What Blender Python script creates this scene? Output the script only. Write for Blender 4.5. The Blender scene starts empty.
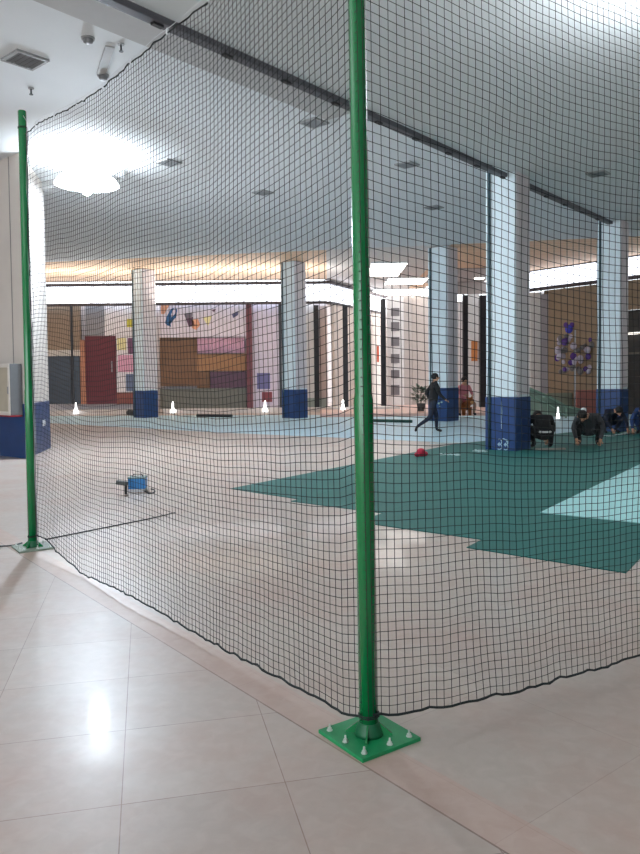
import bpy, bmesh, math, random
from mathutils import Vector, Matrix, noise
random.seed(7)
PI = math.pi
scene = bpy.context.scene
C = scene.collection

# ------------------------------------------------------------ camera
F, CX, CY = 740.0, 320.0, 406.0
H = 1.53
PITCH = math.atan((CY - 378.0) / F)
ROLL = math.radians(0.6)
CAM = Vector((0, 0, H))
_r0 = Vector((1, 0, 0)); _u0 = Vector((0, math.sin(PITCH), math.cos(PITCH)))
FW = Vector((0, math.cos(PITCH), -math.sin(PITCH)))
UP = _u0 * math.cos(ROLL) + _r0 * math.sin(ROLL)
RT = _r0 * math.cos(ROLL) - _u0 * math.sin(ROLL)
def ray(px, py):
    return RT * ((px - CX) / F) - UP * ((py - CY) / F) + FW
def on_z(px, py, z=0.0):
    d = ray(px, py); return CAM + d * ((z - H) / d.z)
def on_y(px, py, y):
    d = ray(px, py); return CAM + d * (y / d.y)
cd = bpy.data.cameras.new('camera'); cam = bpy.data.objects.new('camera', cd); C.objects.link(cam)
m = Matrix((RT, UP, -FW)).transposed().to_4x4(); m.translation = CAM
cam.matrix_world = m
cd.sensor_width = 36; cd.lens = F / 854 * 36; cd.shift_y = -(427 - CY) / 854
cd.clip_end = 300
scene.camera = cam
CEIL = 5.95
LAMP = 2600

# ------------------------------------------------------------ materials
def lin(c):
    return tuple((v / 255 / 12.92 if v / 255 <= .04045 else ((v / 255 + .055) / 1.055) ** 2.4) for v in c) + (1,)
MATS = {}
def mat(name, rgb, rough=.6, metal=0, var=.06, scale=6, emit=0, coat=0, ecol=None, bump=0, trans=0):
    if name in MATS: return MATS[name]
    M = bpy.data.materials.new(name); M.use_nodes = True
    nt = M.node_tree; b = nt.nodes['Principled BSDF']
    b.inputs['Roughness'].default_value = rough; b.inputs['Metallic'].default_value = metal
    b.inputs['Coat Weight'].default_value = coat
    if trans: b.inputs['Transmission Weight'].default_value = trans
    tc = nt.nodes.new('ShaderNodeTexCoord'); n = nt.nodes.new('ShaderNodeTexNoise')
    n.inputs['Scale'].default_value = scale; n.inputs['Detail'].default_value = 4
    nt.links.new(tc.outputs['Object'], n.inputs['Vector'])
    r = nt.nodes.new('ShaderNodeMix'); r.data_type = 'RGBA'
    c = lin(rgb)
    r.inputs[6].default_value = tuple(max(0, v * (1 - var * 2)) for v in c[:3]) + (1,)
    r.inputs[7].default_value = tuple(min(1, v * (1 + var * 2)) for v in c[:3]) + (1,)
    nt.links.new(n.outputs['Fac'], r.inputs[0]); nt.links.new(r.outputs[2], b.inputs['Base Color'])
    if emit:
        b.inputs['Emission Color'].default_value = lin(ecol or rgb); b.inputs['Emission Strength'].default_value = emit
    if bump:
        bp = nt.nodes.new('ShaderNodeBump'); bp.inputs['Strength'].default_value = bump; bp.inputs['Distance'].default_value = .01
        nt.links.new(n.outputs['Fac'], bp.inputs['Height']); nt.links.new(bp.outputs['Normal'], b.inputs['Normal'])
    MATS[name] = M; return M

# ------------------------------------------------------------ mesh helpers
class MB:
    def __init__(s): s.v = []; s.f = []; s.m = []
    def add(s, vs, fs, mi=0):
        o = len(s.v); s.v += [Vector(v) for v in vs]; s.f += [tuple(i + o for i in f) for f in fs]; s.m += [mi] * len(fs); return s
    def box(s, c, d, rot=0, mi=0, mtx=None):
        c = Vector(c); R = mtx or Matrix.Rotation(rot, 3, 'Z'); vs = []
        for x in (-.5, .5):
            for y in (-.5, .5):
                for z in (-.5, .5): vs.append(c + R @ Vector((x * d[0], y * d[1], z * d[2])))
        return s.add(vs, [(0, 1, 3, 2), (4, 6, 7, 5), (0, 4, 5, 1), (2, 3, 7, 6), (0, 2, 6, 4), (1, 5, 7, 3)], mi)
    def prism(s, poly, z0, z1, mi=0):
        n = len(poly); a = sum(poly[i][0] * poly[(i + 1) % n][1] - poly[(i + 1) % n][0] * poly[i][1] for i in range(n))
        if a < 0: poly = poly[::-1]
        vs = [(p[0], p[1], z0) for p in poly] + [(p[0], p[1], z1) for p in poly]
        fs = [tuple(range(n))[::-1], tuple(range(n, 2 * n))] + [(i, (i + 1) % n, n + (i + 1) % n, n + i) for i in range(n)]
        return s.add(vs, fs, mi)
    def extr(s, poly, y0, y1, mi=0):      # polygon in x,z extruded over y
        n = len(poly); a = sum(poly[i][0] * poly[(i + 1) % n][1] - poly[(i + 1) % n][0] * poly[i][1] for i in range(n))
        if a < 0: poly = poly[::-1]
        vs = [(p[0], y0, p[1]) for p in poly] + [(p[0], y1, p[1]) for p in poly]
        fs = [tuple(range(n)), tuple(range(n, 2 * n))[::-1]] + [((i + 1) % n, i, n + i, n + (i + 1) % n) for i in range(n)]
        return s.add(vs, fs, mi)
    def tube(s, pts, rad, n=8, mi=0, caps=True):
        pts = [Vector(p) for p in pts]; k = len(pts)
        if not hasattr(rad, '__len__'): rad = [rad] * k
        vs = []
        t0 = (pts[1] - pts[0]).normalized(); ref = Vector((0, 0, 1)) if abs(t0.z) < .9 else Vector((1, 0, 0))
        for i, p in enumerate(pts):
            t = (pts[min(i + 1, k - 1)] - pts[max(i - 1, 0)]).normalized()
            a = t.cross(ref).normalized(); b = t.cross(a).normalized()
            for j in range(n):
                q = 2 * PI * j / n; vs.append(p + (a * math.cos(q) + b * math.sin(q)) * rad[i])
        fs = []
        for i in range(k - 1):
            for j in range(n):
                a_, b_ = i * n + j, i * n + (j + 1) % n; fs.append((a_, b_, b_ + n, a_ + n))
        if caps: fs += [tuple(range(n))[::-1], tuple(range((k - 1) * n, k * n))]
        return s.add(vs, fs, mi)
    def lathe(s, c, prof, n=20, mi=0):
        c = Vector(c); vs = []; fs = []
        for r, z in prof:
            for j in range(n): q = 2 * PI * j / n; vs.append(c + Vector((r * math.cos(q), r * math.sin(q), z)))
        for i in range(len(prof) - 1):
            for j in range(n): a_, b_ = i * n + j, i * n + (j + 1) % n; fs.append((a_, b_, b_ + n, a_ + n))
        fs += [tuple(range(n))[::-1], tuple(range((len(prof) - 1) * n, len(prof) * n))]
        return s.add(vs, fs, mi)
    def ball(s, c, r, mi=0, nu=14, nv=9, mtx=None):
        c = Vector(c); r = Vector(r) if hasattr(r, '__len__') else Vector((r, r, r)); vs = []; fs = []
        for i in range(nv + 1):
            th = PI * (i + .001) / (nv + .002)
            for j in range(nu):
                q = 2 * PI * j / nu; p = Vector((r.x * math.sin(th) * math.cos(q), r.y * math.sin(th) * math.sin(q), -r.z * math.cos(th)))
                vs.append(c + (mtx @ p if mtx else p))
        for i in range(nv):
            for j in range(nu): a_, b_ = i * nu + j, i * nu + (j + 1) % nu; fs.append((a_, b_, b_ + nu, a_ + nu))
        fs += [tuple(range(nu))[::-1], tuple(range(nv * nu, (nv + 1) * nu))]
        return s.add(vs, fs, mi)
    def build(s, name, ms, parent=None, smooth=False, bevel=0, origin=None):
        if not isinstance(ms, (list, tuple)): ms = [ms]
        if parent is not None: org = Vector(parent['_o'])
        elif origin is not None: org = Vector(origin)
        else:
            xs = [v.x for v in s.v]; ys = [v.y for v in s.v]; zs = [v.z for v in s.v]
            org = Vector(((min(xs) + max(xs)) / 2, (min(ys) + max(ys)) / 2, min(zs)))
        me = bpy.data.meshes.new(name); me.from_pydata([tuple(v - org) for v in s.v], [], s.f)
        for x in ms: me.materials.append(x)
        me.polygons.foreach_set('material_index', s.m)
        if smooth: me.polygons.foreach_set('use_smooth', [True] * len(s.f))
        me.update(); me.validate()
        o = bpy.data.objects.new(name, me); C.objects.link(o); o['_o'] = tuple(org)
        if parent is not None: o.parent = parent
        else: o.location = org
        if bevel:
            b = o.modifiers.new('bevel', 'BEVEL'); b.width = bevel; b.segments = 2; b.limit_method = 'ANGLE'
        return o
def thing(name, label, cat, loc, group=None):
    o = bpy.data.objects.new(name, None); C.objects.link(o); o.location = loc; o['_o'] = tuple(loc)
    o.empty_display_size = .1
    return tag(o, label, cat, group)
def tag(o, label, cat, group=None, kind=None):
    o['label'] = label; o['category'] = cat
    if group: o['group'] = group
    if kind: o['kind'] = kind
    return o
def struct(o): o['kind'] = 'structure'; return o
def copy_tree(root, loc):
    c = root.copy(); C.objects.link(c); c.location = loc
    for ch in list(root.children):
        d = ch.copy(); C.objects.link(d); d.parent = c
        for g in list(ch.children):
            e = g.copy(); C.objects.link(e); e.parent = d
    return c
def pbox(px0, py0, px1, py1, Y, th):
    """box standing at distance Y whose front spans the given view of the photograph"""
    mx, my = (px0 + px1) / 2, (py0 + py1) / 2
    a = on_y(px0, my, Y); b = on_y(px1, my, Y); t = on_y(mx, py0, Y); u = on_y(mx, py1, Y)
    z0 = u.z if u.z > .42 or Y < 20 else (.2 if mx < 348 else 0)
    if Y < 20: z0 = max(z0, 0)
    return ((a.x + b.x) / 2, Y + th / 2, (t.z + z0) / 2), (b.x - a.x, th, t.z - z0)

# ------------------------------------------------------------ directions of the building
ROW = Vector((.652, .758, 0))            # column rows, ceiling beam
PER = Vector((.758, -.652, 0))
ROT = math.atan2(ROW.y, ROW.x)
P1 = on_z(369, 737)                      # foot of the near pole
P2 = on_z(33, 548)                       # foot of the far pole
P1.z = P2.z = 0

# ------------------------------------------------------------ floor
def floor_material():
    M = bpy.data.materials.new('polished_stone_tile'); M.use_nodes = True
    nt = M.node_tree; N = nt.nodes; L = nt.links; b = N['Principled BSDF']
    geo = N.new('ShaderNodeTexCoord')
    ang = math.atan2(740, 145 - 320) - PI / 2       # joint direction
    corner = on_z(125.5, 730)
    mp = N.new('ShaderNodeMapping'); mp.vector_type = 'TEXTURE'
    mp.inputs['Location'].default_value = (corner.x, corner.y, 0); mp.inputs['Rotation'].default_value = (0, 0, ang)
    L.new(geo.outputs['Object'], mp.inputs['Vector'])
    br = N.new('ShaderNodeTexBrick'); br.offset = 0; br.squash = 1
    br.inputs['Scale'].default_value = 1; br.inputs['Brick Width'].default_value = .6; br.inputs['Row Height'].default_value = .585
    br.inputs['Mortar Size'].default_value = .0022; br.inputs['Mortar Smooth'].default_value = .3; br.inputs['Bias'].default_value = 0
    br.inputs['Color1'].default_value = lin((192, 180, 171)); br.inputs['Color2'].default_value = lin((182, 169, 160))
    br.inputs['Mortar'].default_value = lin((138, 118, 110))
    L.new(mp.outputs['Vector'], br.inputs['Vector'])
    def math_(op, a, bb=None, c=None):
        n = N.new('ShaderNodeMath'); n.operation = op
        for i, x in enumerate((a, bb, c)):
            if x is None: continue
            if isinstance(x, (int, float)): n.inputs[i].default_value = x
            else: L.new(x, n.inputs[i])
        return n.outputs[0]
    def dot(vec):
        n = N.new('ShaderNodeVectorMath'); n.operation = 'DOT_PRODUCT'; L.new(geo.outputs['Object'], n.inputs[0]); n.inputs[1].default_value = vec
        return n.outputs['Value']
    def mix(fac, ca, cb):
        n = N.new('ShaderNodeMix'); n.data_type = 'RGBA'
        for i, x in ((0, fac), (6, ca), (7, cb)):
            if isinstance(x, (float, tuple)): n.inputs[i].default_value = x
            else: L.new(x, n.inputs[i])
        return n.outputs[2]
    # border of longer slabs laid along the two nets
    e1 = (P2 - P1).normalized(); n1 = Vector((e1.y, -e1.x, 0))
    if n1.y > 0: n1 = -n1
    s1 = math_('SUBTRACT', dot(tuple(n1)), n1.dot(P1))          # distance towards the camera
    col = br.outputs['Color']
    inside = math_('LESS_THAN', s1, .17)
    # large slabs inside
    br2 = N.new('ShaderNodeTexBrick'); br2.offset = 0
    mp2 = N.new('ShaderNodeMapping'); mp2.vector_type = 'TEXTURE'; mp2.inputs['Location'].default_value = (P1.x, P1.y, 0)
    mp2.inputs['Rotation'].default_value = (0, 0, math.atan2(e1.y, e1.x)); L.new(geo.outputs['Object'], mp2.inputs['Vector'])
    L.new(mp2.outputs['Vector'], br2.inputs['Vector'])
    br2.inputs['Scale'].default_value = 1; br2.inputs['Brick Width'].default_value = .8; br2.inputs['Row Height'].default_value = .8
    br2.inputs['Mortar Size'].default_value = .002; br2.inputs['Color1'].default_value = lin((190, 178, 167)); br2.inputs['Color2'].default_value = lin((182, 170, 160))
    br2.inputs['Mortar'].default_value = lin((168, 154, 144))
    col = mix(inside, col, br2.outputs['Color'])
    band = math_('MULTIPLY', math_('GREATER_THAN', s1, -.02), math_('LESS_THAN', s1, .17))
    col = mix(math_('MULTIPLY', band, .55), col, lin((196, 164, 150)))
    line = math_('LESS_THAN', math_('ABSOLUTE', math_('SUBTRACT', s1, .17)), .004)
    col = mix(math_('MULTIPLY', line, .8), col, lin((120, 98, 90)))
    # marble mottling and wear
    n1_ = N.new('ShaderNodeTexNoise'); n1_.inputs['Scale'].default_value = 1.3; n1_.inputs['Detail'].default_value = 6; n1_.inputs['Roughness'].default_value = .65
    L.new(geo.outputs['Object'], n1_.inputs['Vector'])
    rp = N.new('ShaderNodeValToRGB'); rp.color_ramp.elements[0].position = .42; rp.color_ramp.elements[1].position = .68
    L.new(n1_.outputs['Fac'], rp.inputs['Fac'])
    col = mix(math_('MULTIPLY', rp.outputs['Color'], .5), col, lin((186, 152, 137)))
    n2 = N.new('ShaderNodeTexNoise'); n2.inputs['Scale'].default_value = 14; n2.inputs['Detail'].default_value = 8; n2.inputs['Distortion'].default_value = .6
    L.new(geo.outputs['Object'], n2.inputs['Vector'])
    rp2 = N.new('ShaderNodeValToRGB'); rp2.color_ramp.elements[0].position = .4; rp2.color_ramp.elements[1].position = .7
    L.new(n2.outputs['Fac'], rp2.inputs['Fac'])
    col = mix(math_('MULTIPLY', rp2.outputs['Color'], .16), col, lin((225, 212, 205)))
    L.new(col, b.inputs['Base Color'])
    ro = math_('ADD', .3, math_('MULTIPLY', n1_.outputs['Fac'], .18)); L.new(ro, b.inputs['Roughness'])
    b.inputs['Coat Weight'].default_value = .15; b.inputs['Coat Roughness'].default_value = .06
    b.inputs['Specular IOR Level'].default_value = .35
    return M
o = MB().box((2, 18, -.1), (52, 62, .2)).build('floor', floor_material(), origin=(0, 0, 0)); struct(o)

# ------------------------------------------------------------ ceiling
cw = mat('ceiling_paint', (224, 229, 232), .8, var=.03, scale=.7)
eA = on_z(50, 262, CEIL); eB = on_z(598, 238, CEIL)
def edge_x(x): t = (x - eA.x) / (eB.x - eA.x); return eA.y + (eB.y - eA.y) * t
o = MB().prism([(-24, -5), (28, -5), (28, edge_x(28)), (-24, edge_x(-24))], CEIL, CEIL + .3).build('ceiling', cw, origin=(0, 0, CEIL)); struct(o)
def slat_mat(name, c1, c2):
    M = bpy.data.materials.new(name); M.use_nodes = True; nt = M.node_tree; b = nt.nodes['Principled BSDF']
    tc = nt.nodes.new('ShaderNodeTexCoord'); w = nt.nodes.new('ShaderNodeTexWave'); w.bands_direction = 'Y'; w.inputs['Scale'].default_value = 1.0
    w.inputs['Distortion'].default_value = .1
    nt.links.new(tc.outputs['Object'], w.inputs['Vector'])
    r = nt.nodes.new('ShaderNodeValToRGB'); r.color_ramp.elements[0].color = lin(c1); r.color_ramp.elements[1].color = lin(c2)
    r.color_ramp.elements[0].position = .25; r.color_ramp.elements[1].position = .6
    nt.links.new(w.outputs['Fac'], r.inputs['Fac']); nt.links.new(r.outputs['Color'], b.inputs['Base Color']); b.inputs['Roughness'].default_value = .6
    return M
peach = slat_mat('peach_slat_ceiling', (226, 186, 150), (244, 214, 184))
LF = 33.4                                                     # left shop front distance
xk = on_y(327, 290, LF).x
xr = on_y(430, 290, 30).x
kY = 40.0
kx = on_y(385, 300, kY).x
o = MB().prism([(-24, edge_x(-24)), (xk - .1, edge_x(xk)), (xk, LF + .2), (-24, LF + .2)], CEIL + .02, CEIL + .3).build('ceiling', peach, origin=(0, 0, CEIL)); struct(o)
o = MB().prism([(xk - .1, edge_x(xk)), (xr, edge_x(xr)), (xr + 1.5, 46), (xk, 46)], CEIL + .03, CEIL + .3).build('ceiling', mat('corridor_ceiling', (225, 222, 220), .7), origin=(0, 0, CEIL)); struct(o)
# right shop front line
rA = on_z(455, 283, CEIL); rB = on_z(598, 262, CEIL)
def rf(x): t = (x - rA.x) / (rB.x - rA.x); return rA.y + (rB.y - rA.y) * t
o = MB().prism([(xr, edge_x(xr)), (28, edge_x(28)), (28, rf(28)), (rA.x, rf(rA.x)), (xr, rf(xr))], CEIL + .02, CEIL + .3).build('ceiling', peach, origin=(0, 0, CEIL)); struct(o)

# dark track on the ceiling and the shallow bulkhead beside it
LOW = CEIL - .33
bA = on_z(140, 5, LOW); bB = on_z(613, 221, LOW)
bd = (bB - bA).normalized(); bp = Vector((bd.y, -bd.x, 0))
bS = bA - bd * 2.5
mid = (bS + bB) / 2; ln = (bB - bS).length; br_ = math.atan2(bd.y, bd.x)
t = thing('shutter_track', 'long dark grey metal track running diagonally across the white ceiling', 'track', (mid.x, mid.y, LOW - .09))
dk = mat('dark_track_metal', (88, 88, 94), .5, metal=.3)
MB().box((mid.x - bp.x * .07, mid.y - bp.y * .07, LOW - .042), (ln, .14, .08), br_).build('housing', dk, t, bevel=.01)
f0 = bS - bd * 14; f1_ = bS + bd * 200
kk = 0
for i_ in range(4000):
    q_ = bS + bd * (i_ * .01)
    if q_.y > edge_x(q_.x): break
f1_ = q_ - bd * .02
poly_ = [f0[:2], f1_[:2], (27.9, edge_x(27.9) - .01), (27.9, -4.9), (f0.x, -4.9)] if f0.y < -4.9 else [f0[:2], f1_[:2], (27.9, edge_x(27.9) - .01), (27.9, -4.9), (-23.8, -4.9), (-23.8, f0.y)]
o = MB().prism(poly_, LOW, CEIL - .002).build('ceiling', cw); struct(o)
for k in range(16):
    p = bS + bd * (ln * (k + .6) / 16.5)
    MB().box((p.x - bp.x * .07, p.y - bp.y * .07, LOW - .095), (.14, .06, .03), br_).build('bracket', mat('black_metal', (30, 30, 32), .5), t)
bm_ = mid - bp * -0.0
sA = on_z(45, 0, CEIL); off = (sA - bS).dot(-bp)
w = off - .2
cc = mid - bp * (.2 + w / 2)
o = MB().box((cc.x - bd.x * 5.2, cc.y - bd.y * 5.2, CEIL - .03), (ln - 10.4, w, .06), br_).build('trim_1', mat('bulkhead_paint', (184, 184, 184), .8, var=.03)); struct(o)

# ------------------------------------------------------------ columns
colm = mat('column_paint', (220, 232, 237), .5, var=.05, scale=2)
colb = mat('column_blue', (25, 62, 114), .4, var=.12, scale=3)
colc = mat('column_pale_side', (214, 208, 212), .6, var=.04)
pipe = mat('conduit_teal', (60, 84, 92), .5)
def column(px, py, w, band, label, joint=True):
    c = on_z(px, py); c.z = 0
    c = c + Vector((c.x, c.y, 0)).normalized() * w * .55
    t = thing('column', label, 'column', c, 'square columns of the hall')
    t['kind'] = 'structure' if False else t.get('kind', '') or ''
    del t['kind']
    mb = MB().box((c.x, c.y, (band + CEIL) / 2), (w, w, CEIL - band), ROT)
    mb.build('shaft', colm, t, bevel=.02)
    MB().box((c.x, c.y, band / 2), (w + .03, w + .03, band), ROT).build('blue_base', colb, t, bevel=.015)
    # corner cover strips and conduit on the camera side
    MB().box((c - PER * (-w / 2 - .01) - ROW * (w * .32)).to_tuple()[:2] + ((band + CEIL) / 2,), (w * .1, .03, CEIL - band), ROT).build('corner_strip', colc, t)
    q = c + PER * (w / 2 + .004)
    MB().box((q.x, q.y, (band + .05 + CEIL) / 2), (w * .9, .014, CEIL - band - .05), ROT).build('side_panel', colc, t)
    if joint:
        p = c - ROW * (w / 2 + .02) - PER * (w * .36)
        MB().tube([(p.x, p.y, 0.02), (p.x, p.y, CEIL - .01)], .028, 10).build('conduit', pipe, t, smooth=True)
    return t, c, w
c1, c1c, w1 = column(508, 451, .66, 1.1, 'nearest white column with blue base, at the right, crouching worker beside it')
c2, c2c, w2 = column(146, 418, .68, 1.1, 'white column with blue base left of the pink shop sign')
c3, c3c, w3 = column(295, 418.5, .68, 1.1, 'white column with blue base just left of the near green pole')
c4, c4c, w4 = column(443.5, 421.5, .74, 1.15, 'white column with blue base behind the walking person')
c5, c5c, w5 = column(612, 432, .62, 1.15, 'white column with blue base at the far right, worker crouched in front of it')
# the big pier at the left edge
K = on_z(27, 459); K.z = 0
Rr = on_z(50, 448); La = (Rr - K).length
pa = K; pb = Rr.copy(); pb.z = 0; pc = pb - PER * 1.7; pd = pa - PER * 1.7
t = thing('pier', 'broad cream pier with blue base at the left edge behind the far pole', 'column', (pa.x, pa.y, 0))
cream = mat('pier_cream', (214, 206, 198), .7, var=.04, scale=1.5)
zb = on_y(27, 404, K.y).z
MB().prism([p[:2] for p in (pa, pb, pc, pd)], zb, CEIL).build('shaft', cream, t)
def grow(p, c, k): d = p - c; return (p + d.normalized() * k)[:2]
cen = (pa + pb + pc + pd) / 4
MB().prism([grow(p, cen, .02) for p in (pa, pb, pc, pd)], 0, zb).build('blue_base', colb, t, bevel=.01)
for k in (.42, 1.25):
    q = pa - PER * k + Vector((0, 0, 0)) - ROW * .008
    MB().box((q.x, q.y, (zb + CEIL) / 2), (.016, .012, CEIL - zb), ROT + PI / 2).build('joint_strip', mat('joint_grey', (150, 146, 142), .7), t)
sdir = (pb - pa).normalized(); q = pa + sdir * (La * .68) + Vector((sdir.y, -sdir.x, 0)) * .03
tag(MB().box((q.x, q.y, .62), (.3, .012, .13), math.atan2(sdir.y, sdir.x)).build('sticker', mat('sticker_white', (220, 225, 228), .5)), 'small white sticker on the dark blue side of the left pier', 'sticker')
# wall cabinet on the pier
q = pa - PER * .28 - ROW * .14
zc0 = on_y(10, 415, q.y).z; zc1 = on_y(10, 364, q.y).z
t = thing('wall_cabinet', 'grey cabinet with pale framed front mounted on the left pier above the blue base', 'cabinet', (q.x, q.y, zc0))
def rbox(c, a, b, z0, z1, name, mt, par):   # a along PER, b along ROW
    return MB().box((c.x, c.y, (z0 + z1) / 2), (b, a, z1 - z0), ROT).build(name, mt, par, bevel=.008)
cr = q - PER * .25
rbox(cr, .9, .24, zc0, zc1, 'body', mat('cabinet_grey', (104, 106, 108), .5), t)
fr = cr - ROW * .125
for dz0, dz1 in ((zc0, zc0 + .07), (zc1 - .07, zc1)):
    rbox(fr, .88, .03, dz0, dz1, 'frame_rail', mat('frame_white', (212, 206, 198), .5), t)
for s in (-.405, .405):
    rbox(fr + PER * s, .07, .03, zc0 + .07, zc1 - .07, 'frame_stile', MATS['frame_white'], t)
rbox(fr, .74, .012, zc0 + .07, zc1 - .07, 'panel', mat('cabinet_panel', (176, 168, 150), .4), t)
rbox(fr + ROW * .11, .92, .26, zc0 - .03, zc0 - .002, 'red_sill', mat('red_paint', (150, 40, 48), .5), t)
hd = fr + PER * .405 - ROW * .025
MB().tube([(hd.x, hd.y, zc0 + .42), (hd.x, hd.y, zc0 + .56)], .014).build('handle', mat('steel', (150, 150, 152), .3, metal=.8), t)

# ceiling beam between pier and hall, beside the lamps
q = pb; e = on_z(118, 168, CEIL)
d_ = (e - q); d_.z = 0; L_ = d_.length; d_.normalize()
mm = q + d_ * (L_ / 2)
o = MB().box((mm.x, mm.y, CEIL - .09), (L_, .35, .18), math.atan2(d_.y, d_.x)).build('trim_2', MATS['bulkhead_paint']); struct(o)

# ------------------------------------------------------------ ceiling lamps (the two blown-out ones) and light objects
def emit_mat(name, rgb, s):
    return mat(name, rgb, .5, emit=s, var=0)
def lamp_panel(c, a, b, label, strength, col=(255, 255, 255), drop=.12, rot=ROT, group=None, nm='ceiling_lamp'):
    t = thing(nm, label, 'lamp', (c.x, c.y, CEIL - drop - .1), group)
    MB().box((c.x, c.y, CEIL - drop - .04), (a, b, .08), rot).build('housing', mat('lamp_housing', (215, 218, 220), .5), t, bevel=.01)
    MB().box((c.x, c.y, CEIL - drop - .09), (a - .08, b - .08, .02), rot).build('diffuser', emit_mat('diffuser_%d' % int(strength), col, strength), t)
    if drop > .05:
        for s in (-1, 1):
            p = c + Vector((math.cos(rot), math.sin(rot), 0)) * (a * .35 * s)
            MB().tube([(p.x, p.y, CEIL - drop), (p.x, p.y, CEIL)], .008, 6).build('hanger', MATS['steel'], t)
    return t
def light(name, kind, loc, energy, col, size=.3, rot=None):
    ld = bpy.data.lights.new(name, kind); ld.energy = energy; ld.color = col
    if kind == 'AREA': ld.size = size
    else: ld.shadow_soft_size = size
    o = bpy.data.objects.new(name, ld); C.objects.link(o); o.location = loc
    if rot: o.rotation_euler = rot
    return o
lpB = on_z(87, 183, 5.4)
t = thing('flood_lamp', 'dazzling white flood lamp hung beneath the ceiling by the far pole', 'lamp', (lpB.x, lpB.y, 5.16))
ds = MB().lathe((lpB.x, lpB.y, 5.36), [(.62, 0), (.56, .1), (.36, .24), (.12, .32)], 28).build('reflector', emit_mat('reflector_lit', (235, 245, 255), 5), t, smooth=True)
MB().ball((lpB.x, lpB.y, 5.28), (.1, .1, .12), nu=20).build('bulb', emit_mat('flood_glass', (225, 240, 255), LAMP), t, smooth=True)
MB().tube([(lpB.x, lpB.y, 5.66), (lpB.x, lpB.y, CEIL)], .02, 8).build('stem', mat('steel', (150, 150, 152), .3, metal=.8), t)
upl = light('flood_uplight', 'AREA', (lpB.x, lpB.y, 5.74), 420, (.88, .95, 1), .7, (PI, 0, 0))  # unseen extra light above the reflector, added to brighten the ceiling
ur = on_z(700, 30, 4.9)
light('wall_uplight', 'AREA', (ur.x, ur.y, 4.7), 75, (.9, .96, 1), .8, (PI, 0, 0))  # fixtureless light added for the ceiling glow at upper right, on no wall
light('wall_uplight', 'AREA', (-3.5, 3.0, 4.2), 45, (.95, .97, 1), .8, (PI, 0, 0))  # added fill aimed at the ceiling, no such lamp in the hall
# corridor lights
for (a, b_, c_, d2), lb in (((368, 263, 403, 276), 'wide glaring white ceiling light right of the near pole'),
                           ((386, 278, 426, 284), 'slim white ceiling light below the widest one'),
                           ((372, 289, 424, 295), 'farthest long pale ceiling light over the corridor')):
    p = on_z((a + c_) / 2, b_, CEIL - .02); q = on_z((a + c_) / 2, d2, CEIL - .02); l = on_z(a, (b_ + d2) / 2, CEIL); r = on_z(c_, (b_ + d2) / 2, CEIL)
    c = (p + q) / 2
    lamp_panel(c, abs(p.y - q.y), r.x - l.x, lb, 4, (255, 250, 245), drop=-.05, rot=PI / 2, group='corridor ceiling lights', nm='ceiling_light')
for (a, b_), lb in (((479, 277), 'small round bright downlight between the columns'), ((458, 288), 'small round downlight beside the black posts')):
    p = on_z(a, b_, CEIL)
    t = thing('downlight', lb, 'lamp', (p.x, p.y, CEIL - .06), 'small downlights')
    MB().lathe((p.x, p.y, CEIL - .055), [(.28, 0), (.3, .05)]).build('rim', MATS['lamp_housing'], t)
    MB().lathe((p.x, p.y, CEIL - .08), [(.2, 0), (.23, .02)]).build('diffuser', emit_mat('diffuser_9', (255, 245, 235), 9), t)

# vents
vm = mat('vent_dark', (74, 76, 80), .6); vf = mat('vent_frame', (150, 152, 152), .5)
vproto = None
vl = ['square dark air vent in the bare ceiling above the far pole', 'small dark air vent beside the glaring flood lamp',
      'dark ceiling air vent left of the near pole, nearest the track', 'dark ceiling air vent just right of the near pole',
      'dark ceiling air vent lowest beside the near pole, left of the nearest column', 'lone dark ceiling air vent above the far right column',
      'dark ceiling air vent halfway between flood lamp and near pole']
for (px, py), lb in zip(((25, 59), (169, 162), (314, 122), (407, 164), (434, 207), (598, 173), (263, 192)), vl):
    p = on_z(px, py, CEIL if px != 598 else LOW)
    if vproto is None:
        t = vproto = thing('air_vent', lb, 'vent', (p.x, p.y, CEIL - .03), 'ceiling air vents'); zz = CEIL
        S = .42; wv = .045
        for s in (-1, 1):
            MB().box((p.x + ROW.x * s * (S / 2), p.y + ROW.y * s * (S / 2), CEIL - .015), (wv, S + wv, .03), ROT).build('frame', vf, t)
            MB().box((p.x + PER.x * s * (S / 2), p.y + PER.y * s * (S / 2), CEIL - .015), (S, wv, .03), ROT).build('frame', vf, t)
        MB().box((p.x, p.y, CEIL - .006), (S, S, .01), ROT).build('grille_back', vm, t)
        for k in range(6):
            qq = p + ROW * (-S / 2 + S * (k + .5) / 6)
            MB().box((qq.x, qq.y, CEIL - .02), (.042, S, .006), ROT, mtx=Matrix.Rotation(ROT, 3, 'Z') @ Matrix.Rotation(.5, 3, 'Y')).build('slat', mat('vent_slat', (120, 124, 128), .5), t)
    else:
        t = copy_tree(vproto, (p.x, p.y, p.z - .03)); t['label'] = lb; t.scale = (.82, .82, .9)
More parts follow.
